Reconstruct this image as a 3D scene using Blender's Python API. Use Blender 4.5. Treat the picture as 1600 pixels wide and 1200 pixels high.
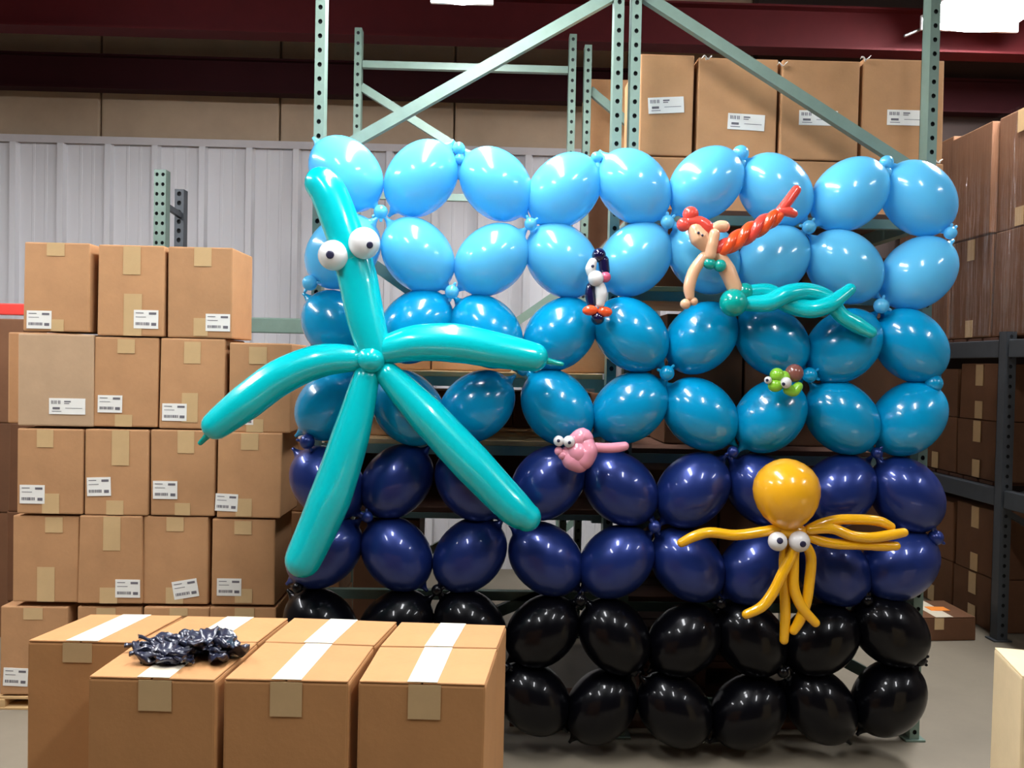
import bpy, bmesh, math, random
from mathutils import Vector, Matrix
random.seed(7)
for o in list(bpy.data.objects): bpy.data.objects.remove(o)
SC = bpy.context.scene
COL = SC.collection
# ------------------------------------------------------------------ camera
FPX, CH = 1350.0, 1.354
psi, th, rho = math.radians(1.4), math.radians(1.15), math.radians(1.15)
Fw = Vector((math.sin(psi)*math.cos(th), math.cos(psi)*math.cos(th), -math.sin(th)))
r0 = Vector((math.cos(psi), -math.sin(psi), 0)); u0 = r0.cross(Fw)
Rv = math.cos(rho)*r0 + math.sin(rho)*u0
Uv = -math.sin(rho)*r0 + math.cos(rho)*u0
CAM = Vector((0, 0, CH))
cd = bpy.data.cameras.new('camera'); cd.sensor_width = 36; cd.lens = 36*FPX/1600; cd.clip_start = .05
cam = bpy.data.objects.new('camera', cd); COL.objects.link(cam)
cam.matrix_world = Matrix(((Rv.x, Uv.x, -Fw.x, 0), (Rv.y, Uv.y, -Fw.y, 0), (Rv.z, Uv.z, -Fw.z, CH), (0, 0, 0, 1)))
SC.camera = cam
# ------------------------------------------------------------------ world, exposure
w = bpy.data.worlds.new('world'); SC.world = w; w.use_nodes = True
w.node_tree.nodes['Background'].inputs[0].default_value = (.5, .5, .55, 1)
w.node_tree.nodes['Background'].inputs[1].default_value = .02
vs = SC.view_settings
vs.view_transform = 'Standard'; vs.look = 'None'; vs.gamma = 1; vs.use_curve_mapping = False
vs.exposure = 0.3
TUBE_STRENGTH = 44.0
TUBE_COLOR = (.96, .97, 1.0)

# a photo pixel (1600x1200) to a point of a plane of the room
def ray(px, py): return Fw + Rv*((px-800)/FPX) + Uv*((600-py)/FPX)
def P(px, py, Y): d = ray(px, py); return CAM + d*(Y/d.y)
def PZ(px, py, z): d = ray(px, py); return CAM + d*((z-CH)/d.z)
def PXp(px, py, X): d = ray(px, py); return CAM + d*(X/d.x)
def mpp(p): return (p-CAM).dot(Fw)/FPX          # metres per pixel at a point

# ------------------------------------------------------------------ materials
def lin(c):
    out = []
    for v in c:
        v /= 255.0
        out.append(v/12.92 if v <= .04045 else ((v+.055)/1.055)**2.4)
    return (*out, 1)
def mat(name, rgb, rough=.5, metal=0, coat=0, spec=.5, var=0, vscale=8, vary=0, bump=0, bscale=60, sss=0, transl=0, emit=None, stretch=None, sheen=0, coat_rough=.05):
    m = bpy.data.materials.new(name); m.use_nodes = True
    nt = m.node_tree; N = nt.nodes; L = nt.links
    b = N['Principled BSDF']
    b.inputs['Base Color'].default_value = lin(rgb)
    b.inputs['Roughness'].default_value = rough; b.inputs['Metallic'].default_value = metal
    b.inputs['Coat Weight'].default_value = coat; b.inputs['Coat Roughness'].default_value = coat_rough
    b.inputs['Specular IOR Level'].default_value = spec
    if emit:
        b.inputs['Emission Color'].default_value = (*emit[0], 1); b.inputs['Emission Strength'].default_value = emit[1]
    tc = N.new('ShaderNodeTexCoord'); vec = tc.outputs['Object']
    if stretch:
        mp = N.new('ShaderNodeMapping'); mp.inputs['Scale'].default_value = stretch
        L.new(vec, mp.inputs[0]); vec = mp.outputs[0]
    col = None
    if var or vary:
        hs = N.new('ShaderNodeHueSaturation'); hs.inputs['Color'].default_value = lin(rgb)
        val = None
        if var:
            nz = N.new('ShaderNodeTexNoise'); nz.inputs['Scale'].default_value = vscale; nz.inputs['Detail'].default_value = 6
            nz.inputs['Roughness'].default_value = .65
            L.new(vec, nz.inputs['Vector'])
            mr = N.new('ShaderNodeMapRange'); mr.inputs[1].default_value = .25; mr.inputs[2].default_value = .75
            mr.inputs[3].default_value = 1-var; mr.inputs[4].default_value = 1+var
            L.new(nz.outputs['Fac'], mr.inputs[0]); val = mr.outputs[0]
        if vary:
            oi = N.new('ShaderNodeObjectInfo')
            m2 = N.new('ShaderNodeMapRange'); m2.inputs[3].default_value = 1-vary; m2.inputs[4].default_value = 1+vary
            L.new(oi.outputs['Random'], m2.inputs[0])
            if val:
                mu = N.new('ShaderNodeMath'); mu.operation = 'MULTIPLY'
                L.new(val, mu.inputs[0]); L.new(m2.outputs[0], mu.inputs[1]); val = mu.outputs[0]
            else: val = m2.outputs[0]
        L.new(val, hs.inputs['Value']); L.new(hs.outputs[0], b.inputs['Base Color']); col = hs.outputs[0]
    if bump:
        nb = N.new('ShaderNodeTexNoise'); nb.inputs['Scale'].default_value = bscale; nb.inputs['Detail'].default_value = 4
        L.new(vec, nb.inputs['Vector'])
        bp = N.new('ShaderNodeBump'); bp.inputs['Strength'].default_value = bump; bp.inputs['Distance'].default_value = .01
        L.new(nb.outputs['Fac'], bp.inputs['Height']); L.new(bp.outputs[0], b.inputs['Normal'])
    if transl:
        tr = N.new('ShaderNodeBsdfTranslucent'); tr.inputs['Color'].default_value = lin(rgb)
        mx = N.new('ShaderNodeMixShader'); mx.inputs[0].default_value = transl
        L.new(b.outputs[0], mx.inputs[1]); L.new(tr.outputs[0], mx.inputs[2])
        L.new(mx.outputs[0], N['Material Output'].inputs['Surface'])
    return m
M = {}
M['card'] = mat('cardboard', (184, 138, 96), .75, var=.10, vscale=9, vary=.08, bump=.05, bscale=90, spec=.3)
M['card_pale'] = mat('cardboard_pale', (180, 150, 118), .75, var=.08, vscale=9, vary=.04, bump=.05, spec=.3)
M['card_cream'] = mat('cardboard_cream', (222, 198, 156), .75, var=.06, vscale=9, bump=.05, spec=.3)
M['card_front'] = mat('cardboard_front', (184, 133, 84), .7, var=.07, vscale=10, vary=.04, bump=.05, bscale=90, spec=.35)
M['card_dark'] = mat('cardboard_dark', (108, 73, 49), .75, var=.14, vscale=7, vary=.12, bump=.05, spec=.3)  # darker copy of the cardboard; shade of the shaded cartons is in its colour
M['tape'] = mat('packing_tape', (200, 168, 122), .28, var=.05, vscale=20, coat=.3, coat_rough=.2)
M['tape_top'] = mat('packing_tape_lit', (240, 228, 202), .3, var=.04, vscale=20, coat=.4, coat_rough=.25)  # same tape on the lids, paler: the light from above is in the colour
M['paper'] = mat('label_paper', (232, 230, 222), .6, var=.03)
M['ink'] = mat('label_ink', (104, 100, 106), .6, var=.05)
M['steel'] = mat('rack_green_steel', (112, 134, 122), .42, metal=.15, var=.10, vscale=14, vary=.05)
M['steel_dark'] = mat('rack_grey_steel', (70, 75, 80), .45, metal=.2, var=.12, vscale=14)
M['hole_shade'] = mat('post_hole_shade', (30, 32, 34), .7, var=.1)  # dark colour stands for the shade inside the post holes
M['red'] = mat('red_oxide_paint', (78, 16, 20), .7, spec=.25, var=.12, vscale=6)
M['maroon'] = mat('dark_oxide_paint', (44, 7, 12), .8, spec=.2, var=.12, vscale=6)
M['panel'] = mat('white_wall_metal', (212, 210, 212), .5, var=.06, vscale=3, stretch=(1, 1, .3))
M['trim'] = mat('wall_trim_metal', (196, 190, 190), .5, var=.06, vscale=5)
M['insul'] = mat('beige_insulation', (184, 160, 134), .8, var=.10, vscale=3, bump=.1, bscale=12)
M['ceil'] = mat('ceiling_liner', (84, 72, 66), .85, var=.1, vscale=2)
M['wallside'] = mat('side_wall_liner', (104, 92, 84), .85, var=.1, vscale=2)
M['darkwall'] = mat('dark_brown_wall', (58, 46, 42), .85, var=.12, vscale=2)
M['floor'] = mat('concrete', (128, 118, 101), .6, var=.14, vscale=2.2, bump=.04, bscale=30)
M['joint'] = mat('floor_joint', (110, 102, 90), .8, var=.1)
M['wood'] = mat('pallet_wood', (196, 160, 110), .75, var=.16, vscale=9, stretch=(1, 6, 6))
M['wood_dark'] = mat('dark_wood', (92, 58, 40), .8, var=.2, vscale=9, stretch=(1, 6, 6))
M['white_enamel'] = mat('fixture_enamel', (235, 235, 235), .4, var=.02)
M['tube'] = mat('lit_diffuser', (255, 255, 255), .4, emit=(TUBE_COLOR, TUBE_STRENGTH))
M['wire'] = mat('hanger_wire', (120, 120, 120), .4, metal=.8)
M['film'] = None
LAT = dict(rough=.22, coat=.6, coat_rough=.06)
M['sky'] = mat('light_blue_latex', (108, 210, 250), transl=.28, vary=.03, **LAT)
M['mid'] = mat('mid_blue_latex', (0, 156, 208), transl=.12, vary=.03, **LAT)
M['navy'] = mat('pearl_navy_latex', (26, 48, 118), .36, metal=.45, coat=.5, coat_rough=.07, vary=.05)
M['black'] = mat('black_latex', (5, 5, 9), .3, coat=.3, coat_rough=.06, spec=.12, vary=.03)
M['teal'] = mat('teal_latex', (0, 204, 210), transl=.12, **LAT)
M['teal_dark'] = mat('deep_teal_latex', (0, 168, 156), transl=.08, **LAT)
M['white_lat'] = mat('white_latex', (236, 234, 232), transl=.15, **LAT)
M['pupil'] = mat('marker_ink', (30, 28, 60), .5, vary=.02)
M['yellow'] = mat('goldenrod_latex', (250, 182, 32), transl=.1, **LAT)
M['amber'] = mat('amber_latex', (244, 180, 20), transl=.06, **LAT)
M['pink'] = mat('pink_latex', (240, 158, 176), transl=.12, **LAT)
M['hotpink'] = mat('hot_pink_latex', (232, 96, 130), transl=.1, **LAT)
M['orange'] = mat('orange_latex', (250, 92, 42), transl=.12, **LAT)
M['coral'] = mat('coral_latex', (244, 84, 70), transl=.12, **LAT)
M['blush'] = mat('blush_latex', (238, 186, 146), transl=.1, **LAT)
M['lime'] = mat('lime_latex', (150, 214, 60), transl=.12, **LAT)
M['brown'] = mat('mocha_latex', (136, 84, 74), transl=.05, **LAT)
M['midnight'] = mat('midnight_latex', (22, 18, 58), rough=.15, coat=.6)
M['limp'] = mat('limp_navy_latex', (38, 41, 60), rough=.3, coat=.5, coat_rough=.15, vary=.12)
M['redplastic'] = mat('red_beam_paint', (214, 60, 50), .5, var=.05)
M['orange_label'] = mat('orange_sticker', (255, 150, 60), .5, var=.03)
# plastic stretch film: clear, glossy, wrinkled
fm = bpy.data.materials.new('stretch_film'); fm.use_nodes = True; M['film'] = fm
_n = fm.node_tree; _b = _n.nodes['Principled BSDF']
_g = _n.nodes.new('ShaderNodeBsdfGlossy'); _g.inputs['Roughness'].default_value = .2
_tr = _n.nodes.new('ShaderNodeBsdfTransparent'); _mx = _n.nodes.new('ShaderNodeMixShader'); _mx.inputs[0].default_value = .12
_n.links.new(_tr.outputs[0], _mx.inputs[1]); _n.links.new(_g.outputs[0], _mx.inputs[2]); _n.links.new(_mx.outputs[0], _n.nodes['Material Output'].inputs['Surface'])
_t = _n.nodes.new('ShaderNodeTexCoord'); _m = _n.nodes.new('ShaderNodeMapping'); _m.inputs['Scale'].default_value = (16, 16, .8)
_z = _n.nodes.new('ShaderNodeTexNoise'); _z.inputs['Scale'].default_value = 1.6; _z.inputs['Detail'].default_value = 3
_p = _n.nodes.new('ShaderNodeBump'); _p.inputs['Strength'].default_value = .8; _p.inputs['Distance'].default_value = .03
_n.links.new(_t.outputs['Object'], _m.inputs[0]); _n.links.new(_m.outputs[0], _z.inputs[0]); _n.links.new(_z.outputs['Fac'], _p.inputs['Height'])
_n.links.new(_p.outputs[0], _g.inputs['Normal']); _n.nodes.remove(_b)

# ------------------------------------------------------------------ object helpers
WL = {}
def link(o, parent, wl):
    COL.objects.link(o); WL[o] = Vector(wl)
    if parent is not None:
        o.parent = parent; o.location = Vector(wl) - WL[parent]
    else: o.location = wl
    return o
def tag(o, label, cat, group=None, kind=None):
    o['label'] = label
    if cat: o['category'] = cat
    if group: o['group'] = group
    if kind: o['kind'] = kind
    return o
def thing(name, loc, label, cat, group=None):
    o = bpy.data.objects.new(name, None); o.empty_display_size = .05
    link(o, None, loc); return tag(o, label, cat, group)
def build(name, verts, faces, m, parent=None, smooth=False, origin=None, label=None):
    verts = [Vector(v) for v in verts]
    if origin is None:
        lo = Vector([min(v[i] for v in verts) for i in range(3)]); hi = Vector([max(v[i] for v in verts) for i in range(3)])
        origin = (lo+hi)/2
    me = bpy.data.meshes.new(name)
    me.from_pydata([v-origin for v in verts], [], faces)
    me.materials.append(M[m] if isinstance(m, str) else m)
    bm = bmesh.new(); bm.from_mesh(me); bmesh.ops.recalc_face_normals(bm, faces=bm.faces); bm.to_mesh(me); bm.free()
    if smooth:
        for p in me.polygons: p.use_smooth = True
    o = bpy.data.objects.new(name, me); link(o, parent, origin)
    if label: o['label'] = label
    return o
class MB:
    def __init__(s): s.v = []; s.f = []
    def add(s, v, f):
        n = len(s.v); s.v += [Vector(q) for q in v]; s.f += [tuple(i+n for i in t) for t in f]; return s
    def box(s, x0, x1, y0, y1, z0, z1):
        return s.hexa([(x0,y0,z0),(x1,y0,z0),(x1,y1,z0),(x0,y1,z0),(x0,y0,z1),(x1,y0,z1),(x1,y1,z1),(x0,y1,z1)])
    def hexa(s, c): return s.add(c, [(0,3,2,1),(4,5,6,7),(0,1,5,4),(1,2,6,5),(2,3,7,6),(3,0,4,7)])
    def bar(s, a, b, w, h, up=(0, 1, 0)):
        a = Vector(a); b = Vector(b); d = (b-a).normalized(); up = Vector(up)
        x = d.cross(up).normalized()*w/2; y = up*h/2
        return s.hexa([a-x-y, a+x-y, b+x-y, b-x-y, a-x+y, a+x+y, b+x+y, b-x+y])
    def rbox(s, x0, x1, y0, y1, z0, z1, b):
        bm = bmesh.new(); q = MB().box(x0, x1, y0, y1, z0, z1)
        return s.bevel(q, b)
    def bevel(s, q, b, seg=2):
        bm = bmesh.new(); vs_ = [bm.verts.new(v) for v in q.v]
        for f in q.f: bm.faces.new([vs_[i] for i in f])
        bmesh.ops.bevel(bm, geom=bm.edges[:], offset=b, segments=seg, affect='EDGES', profile=.6)
        bm.verts.index_update()
        s.add([v.co.copy() for v in bm.verts], [tuple(v.index for v in f.verts) for f in bm.faces]); bm.free(); return s
    def build(s, name, m, parent=None, smooth=False, origin=None, label=None): return build(name, s.v, s.f, m, parent, smooth, origin, label)

def spline(pts, rad, n=10):
    P_ = [Vector(p) for p in pts]; k = len(P_)
    if k == 2:
        return [P_[0].lerp(P_[1], t/n) for t in range(n+1)], [rad[0]+(rad[1]-rad[0])*t/n for t in range(n+1)]
    out, ro = [], []
    for i in range(k-1):
        p0 = P_[max(i-1, 0)]; p1 = P_[i]; p2 = P_[i+1]; p3 = P_[min(i+2, k-1)]
        for j in range(n):
            t = j/n
            out.append(.5*((2*p1)+(p2-p0)*t+(2*p0-5*p1+4*p2-p3)*t*t+(3*p1-p0-3*p2+p3)*t**3))
            ro.append(rad[i]+(rad[i+1]-rad[i])*t)
    out.append(P_[-1]); ro.append(rad[-1]); return out, ro
def tube_geo(pts, rad, seg=16, n=6, cap0=1.0, cap1=1.0):
    """balloon tube: round capped tube along a spline"""
    if not isinstance(rad, (list, tuple)): rad = [rad]*len(pts)
    c, r = spline(pts, rad, n)
    d0 = (c[0]-c[1]).normalized(); d1 = (c[-1]-c[-2]).normalized()
    cc, rr = [], []
    for a in (90, 70, 50, 32, 15):
        cc.append(c[0]+d0*r[0]*cap0*math.sin(math.radians(a))); rr.append(max(r[0]*math.cos(math.radians(a)), 1e-5))
    cc += c; rr += r
    for a in (15, 32, 50, 70, 90):
        cc.append(c[-1]+d1*r[-1]*cap1*math.sin(math.radians(a))); rr.append(max(r[-1]*math.cos(math.radians(a)), 1e-5))
    v, f = [], []
    t = (cc[1]-cc[0]).normalized(); nrm = t.orthogonal().normalized()
    for i in range(len(cc)):
        t = (cc[min(i+1, len(cc)-1)]-cc[max(i-1, 0)]).normalized()
        nrm = (nrm - t*nrm.dot(t)).normalized(); bn = t.cross(nrm)
        for j in range(seg):
            a = 2*math.pi*j/seg; v.append(cc[i]+(nrm*math.cos(a)+bn*math.sin(a))*rr[i])
    for i in range(len(cc)-1):
        for j in range(seg):
            f.append((i*seg+j, i*seg+(j+1) % seg, (i+1)*seg+(j+1) % seg, (i+1)*seg+j))
    f.append(tuple(range(seg))[::-1]); f.append(tuple((len(cc)-1)*seg+j for j in range(seg)))
    return v, f
def tube(name, pts, rad, m, parent, seg=16, n=6, label=None, cap0=1, cap1=1):
    v, f = tube_geo(pts, rad, seg, n, cap0, cap1); return build(name, v, f, m, parent, True, label=label)
def lathe_geo(c, axis, prof, seg=28):
    """prof: list of (offset along axis, radius)"""
    axis = Vector(axis).normalized(); n = axis.orthogonal().normalized(); b = axis.cross(n); v, f = [], []
    for (x, r) in prof:
        for j in range(seg):
            a = 2*math.pi*j/seg; v.append(Vector(c)+axis*x+(n*math.cos(a)+b*math.sin(a))*max(r, 1e-5))
    for i in range(len(prof)-1):
        for j in range(seg): f.append((i*seg+j, i*seg+(j+1) % seg, (i+1)*seg+(j+1) % seg, (i+1)*seg+j))
    f.append(tuple(range(seg))); f.append(tuple((len(prof)-1)*seg+j for j in range(seg)))
    return v, f
def ball_prof(a, b, n=16): return [(-a*math.cos(math.pi*i/n), b*math.sin(math.pi*i/n)) for i in range(n+1)]
def ball(name, c, rx, m, parent, axis=(0, 0, 1), ratio=1.0, seg=20, n=14, label=None):
    v, f = lathe_geo(c, axis, ball_prof(rx*ratio, rx, n), seg); return build(name, v, f, m, parent, True, label=label)
def balloon_prof(a, b):
    """link balloon: full in the middle, drawn out to a neck at both ends"""
    p = [(-1.20*a, .05*b), (-1.13*a, .06*b), (-1.06*a, .10*b)]
    n = 20
    for i in range(1, n):
        t = math.pi*i/n; s = math.sin(t)
        p.append((-a*math.cos(t), b*(s**.96)))
    p += [(1.06*a, .10*b), (1.13*a, .06*b), (1.20*a, .05*b)]
    return p

# ================================================================== SETTING
XL, XR, YF, YB_, ZC = -5.2, 4.9, -4.5, 5.75, 4.15
def struct(name, mb, m, label=None):
    o = mb.build(name, m); o['kind'] = 'structure'
    if label: o['label'] = label
    return o
fl = struct('floor', MB().box(XL-.1, XR+.1, YF-.1, YB_+.4, -.1, 0), 'floor', 'bare grey concrete warehouse floor')
struct('ceiling', MB().box(XL-.1, XR+.1, YF-.1, YB_+.4, ZC, ZC+.1), 'ceil', 'dim brown ceiling liner high over the racks')
struct('wall_left', MB().box(XL-.1, XL, YF, YB_+.3, 0, ZC), 'wallside', 'plain warehouse wall at the left')
struct('wall_right', MB().box(XR, XR+.1, YF, YB_+.3, 0, ZC), 'wallside', 'plain warehouse wall at the right')
struct('wall_front', MB().box(XL-.1, XR+.1, YF-.1, YF, 0, ZC), 'wallside', 'plain warehouse wall facing the rack')
zt = P(240, 224, YB_).z                                   # top of the white metal panels
wb = struct('wall_back', MB().box(XL-.1, XR+.1, YB_+.10, YB_+.22, 0, ZC), 'insul', 'beige insulated back wall above white ribbed metal panels')
# white ribbed metal panels: one object each, sharing a mesh
pw = .3048
def panel_mesh(h):
    m = MB(); t = .004
    prof = [(0, 0), (.012, -.034), (.05, -.034), (.062, 0), (.14, 0), (.143, -.002), (.158, -.002), (.161, 0), (.22, 0), (.223, -.002), (.238, -.002), (.241, 0), (pw, 0)]
    v, f = [], []
    for (x, y) in prof: v += [(x, y, 0), (x, y, h)]
    for i in range(len(prof)-1): f.append((2*i, 2*i+2, 2*i+3, 2*i+1))
    n = len(v)
    for (x, y) in prof: v += [(x, y+.006, 0), (x, y+.006, h)]
    for i in range(len(prof)-1): f.append((n+2*i, n+2*i+1, n+2*i+3, n+2*i+2))
    m.add(v, f); return m
x0 = P(16, 300, YB_).x; x0 -= math.ceil((x0-XL)/pw)*pw
pm = None; k = 0; x = x0
while x < 1.45:
    if pm is None:
        o = panel_mesh(zt).build('wall_panel', 'panel', wb, origin=Vector((0, 0, 0))); pm = o.data
        o.location = Vector((x, YB_, 0)) - WL[wb]
    else:
        o = bpy.data.objects.new('wall_panel', pm); link(o, wb, Vector((x, YB_, 0)))
    x += pw; k += 1
struct('wall_back_right', MB().box(x+.005, XR, YB_-.05, YB_+.045, 0, ZC-.01), 'darkwall', 'dark brown wall section at the far right behind the racks')
t1 = struct('trim_1', MB().box(XL, x, YB_-.035, YB_+.1, zt, zt+.028).box(XL, x, YB_-.035, YB_-.028, zt-.02, zt), 'trim', 'grey metal cap strip along the top of the wall panels')
# insulation batts above the cap strip, separated by rusty seams
za, zb = zt+.03, P(240, 143, 5.7).z
xs = [XL, P(-160, 180, 5.8).x, P(157, 180, 5.8).x, P(437, 180, 5.8).x, P(710, 180, 5.8).x, P(980, 180, 5.8).x, x]
for a, b in zip(xs[:-1], xs[1:]):
    MB().rbox(a+.006, b-.006, YB_+.05, YB_+.10, za, ZC-.02, .012).build('insulation_batt', 'insul', wb)
# red oxide beams high on the wall
def beam(name, yy, ytop, ybot, px, m, label, fl_w=.14):
    z0, z1 = P(px, ybot, yy).z, P(px, ytop, yy).z
    t = thing(name, (0, yy, z0), label, 'beam'); t['kind'] = 'structure'; del t['category']
    MB().box(XL, XR, yy+fl_w/2-.01, yy+fl_w/2+.005, z0+.012, z1-.012).build('web', m, t)
    MB().box(XL, XR, yy, yy+fl_w, z0, z0+.012).build('flange', m, t)
    MB().box(XL, XR, yy, yy+fl_w, z1-.012, z1).build('flange', m, t)
    return t
beam('trim_2', 5.05, -16, 52, 490, 'red', 'red oxide steel beam under the ceiling, the upper one')
beam('trim_3', 5.56, 93, 147, 490, 'maroon', 'dark maroon steel beam just above the beige wall strip', .1)

# ================================================================== LIGHTS: fluorescent fixtures
def fixture(x, ya, yb, z, label, hw=.13):
    t = thing('fluorescent_fixture', (x, (ya+yb)/2, z), label, 'light', 'ceiling light fixtures')
    MB().rbox(x-.045, x+.045, ya, yb, z+.045, z+.10, .008).build('housing', 'white_enamel', t)
    n = 14; prof = [(hw*math.cos(math.pi*k/n), -.075*math.sin(math.pi*k/n)) for k in range(n+1)]   # wrap-around lit lens
    v, f = [], []
    for (a, b) in prof: v += [(x+a, ya+.02, z+.03+b), (x+a, yb-.02, z+.03+b)]
    for k in range(n): f.append((2*k, 2*k+1, 2*k+3, 2*k+2))
    f.append(tuple(range(0, 2*n+2, 2))); f.append(tuple(range(1, 2*n+2, 2))); f.append((0, 1, 2*n+1, 2*n))
    build('diffuser', v, f, 'tube', t, True)
    MB().rbox(x-hw-.01, x+hw+.01, ya, yb, z+.031, z+.045, .004).build('backplate', 'white_enamel', t)
    for yy in (ya-.008, yb-.014): MB().rbox(x-hw-.012, x+hw+.012, yy, yy+.022, z-.035, z+.05, .006).build('end_cap', 'white_enamel', t)
    for yy in (ya+.3, yb-.3):
        MB().bar((x, yy, z+.10), (x, yy, ZC), .006, .006).build('hanger', 'wire', t)
    return t
ZF = 3.02
p = PZ(1514, 40, ZF+.34); fx = fixture(p.x, p.y-1.8, p.y, ZF+.34, 'glaring fluorescent light fixture at the upper right behind the rack post', .27)
# loose rod sticking out of its far end
rp = P(1414, 56, p.y+.03); rq = P(1452, 40, p.y+.03)
tube('conduit_rod', [rp, rq], .009, 'wire', fx, 8, 2)
p2 = PZ(722, -5, ZF); fixture(p2.x, p2.y-2.44, p2.y, ZF, 'fluorescent light fixture glowing at the top edge over the balloon wall')
fixture(p2.x-2.75, p2.y-2.44, p2.y, ZF, 'fluorescent light fixture over the carton stack at the left, above the frame')
for i, xx in enumerate((-1.25, 1.2, 3.6)):
    fixture(xx, .15, 1.3, ZF+.06, ['fluorescent light fixture over the camera aisle, left', 'fluorescent light fixture over the camera aisle, middle', 'fluorescent light fixture over the camera aisle, right'][i], .09)

# ================================================================== RACKING
def post(name, x, y, z0, z1, m, parent, wx=.035, wy=.062, off=0.5, hole=.008, foot=True, cols=(0,)):
    """perforated C channel, its punched web towards the camera"""
    mb = MB(); pitch = .0508; hw = wx/2; t = .003
    n = int((z1-z0)/pitch); yf = y-wy/2
    if True:
        ncol = len(cols); cw = wx/ncol
        v, f = [], []
        for c in range(ncol):
            cx = x-hw+cw*(c+.5)
            for i in range(n):
                zc = z0+(i+.5)*pitch; b = len(v)
                ov = [(-1, -1), (0, -1), (1, -1), (1, 0), (1, 1), (0, 1), (-1, 1), (-1, 0)]
                for (a, d) in ov: v.append((cx+a*cw/2, yf, zc+d*pitch/2))
                for q in range(8):
                    an = math.radians(-135+45*q); v.append((cx+hole*math.cos(an), yf, zc+hole*1.15*math.sin(an)))
                for q in range(8): f.append((b+q, b+(q+1) % 8, b+8+(q+1) % 8, b+8+q))
        mb.add(v, f)
    zt_ = z0+n*pitch
    mb.box(x-hw, x-hw+t, yf+.0005, y+wy/2, z0, zt_); mb.box(x+hw-t, x+hw, yf+.0005, y+wy/2, z0, zt_)
    mb.box(x-hw, x-hw+.012, y+wy/2-t, y+wy/2, z0, zt_); mb.box(x+hw-.012, x+hw, y+wy/2-t, y+wy/2, z0, zt_)
    o = mb.build('post', m, parent)
    MB().box(x-hw+t+.001, x+hw-t-.001, yf+.012, y+wy/2-.005, z0+.002, zt_-.004).build('hole_shade_core', 'hole_shade', parent)  # added fill behind the holes, its dark colour paints their shade
    if foot: MB().rbox(x-hw-.02, x+hw+.02, y-wy/2-.01, y+wy/2+.01, 0, .008, .002).build('foot_plate', m, parent)
    return o
def frame(name, xa, xb, y, z1, braces, horiz, m, label, group, z1b=None):
    t = thing(name, ((xa+xb)/2, y, 0), label, 'rack', group)
    post('post', xa, y, .008, z1, m, t); post('post', xb, y, .008, z1b or z1, m, t)
    for (z0_, z1_) in braces: 
        MB().bar((xa+.015, y+.005, z0_), (xb-.015, y+.005, z1_), .040, .03).build('brace', m, t)
    for z in horiz: MB().bar((xa+.02, y+.005, z), (xb-.02, y+.005, z), .034, .03).build('crossbar', m, t)
    return t
YR = 3.16
XA, XB_, XC, XD = P(502, 110, YR).x, P(964, 110, YR).x, P(991, 110, YR).x, P(1452, 150, YR).x
def zat(px, py, Y=YR): return P(px, py, Y).z
def line_z(pa, pb, x, Y=YR):
    a = P(*pa, Y); b = P(*pb, Y); return a.z+(b.z-a.z)*(x-a.x)/(b.x-a.x)
brA = [(line_z((565, 212), (945, 3), XA), line_z((565, 212), (945, 3), XB_)), (line_z((582, 415), (640, 455), XA), line_z((582, 415), (640, 455), XB_)), (.16, .62)]
brB = [(line_z((1020, 5), (1400, 244), XC), line_z((1020, 5), (1400, 244), XD)), (.75, 1.55), (.7, .16)]
frame('pallet_rack', XA, XB_, YR, 3.55, brA, [.12, P(760, 930, YR).z], 'steel', 'green perforated rack upright pair behind the left half of the balloon wall', 'rack end frames behind the balloons')
frame('pallet_rack', XC, XD, YR, 3.55, brB, [.12], 'steel', 'green perforated rack upright pair before the high cartons, behind the right balloons', 'rack end frames behind the balloons')
Y2 = 4.33
XA2, XB2, XC2 = P(560, 130, Y2).x, P(893, 150, Y2).x, P(917, 150, Y2).x; XD2 = XC2+(XB2-XA2)
l2 = lambda pa, pb, x: line_z(pa, pb, x, Y2)
frame('pallet_rack', XA2, XB2, Y2, P(560, 40, Y2).z, [(l2((570, 142), (700, 222), XA2), l2((570, 142), (700, 222), XB2)), (1.0, 1.75), (.2, .8)], [P(720, 105, Y2).z, P(760, 310, Y2).z], 'steel', 'second green rack frame farther back, with thin crossbar at the top, left pair', 'rack frames farther back')
frame('pallet_rack', XC2, XD2, Y2, P(917, 62, Y2).z, [(l2((925, 147), (955, 172), XC2), l2((925, 147), (955, 172), XD2)), (1.0, 1.75), (.2, .8)], [.15], 'steel', 'second green rack frame farther back, seen beside the brown high carton', 'rack frames farther back', 2.3)
# shelf levels of the rack: steel side beams + boards
def shelf(name, xa, xb, z, m_board, label, ya=YR+.05, yb=Y2-.05, thick=.02, n=6, beam_h=.05, mb_='steel'):
    t = thing(name, ((xa+xb)/2, (ya+yb)/2, z), label, 'shelf', 'shelf levels of the rack behind the balloons')
    for x in (xa+.03, xb-.03): MB().box(x-.02, x+.02, ya, yb, z-thick-beam_h, z-thick).build('side_beam', mb_, t)
    MB().box(xa+.05, xb-.05, ya, ya+.03, z-thick-beam_h*.7, z-thick).build('front_bar', mb_, t)
    d = (yb-ya)/n
    for i in range(n): MB().rbox(xa+.02, xb-.02, ya+i*d+.004, ya+(i+1)*d-.004, z-thick, z, .003).build('deck_board', m_board, t)
    return t
zL1 = P(700, 580, YR+.05).z; zL2 = P(760, 688, YR+.05).z; zL3 = P(760, 928, YR+.05).z
shelf('rack_shelf', XA, XB_, zL1, 'wood', 'pale wooden shelf edge glimpsed under the right arm of the teal starfish')
shelf('rack_shelf', XA, XB_, zL2, 'wood', 'lower shelf with green front bar just above the left navy balloons', n=5)
zL25 = P(760, 794, YR+.05).z
shelf('rack_shelf', XA, XB_, zL25, 'wood_dark', 'dark shelf between the two rows of left navy balloons', n=4, beam_h=.03)
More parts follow.
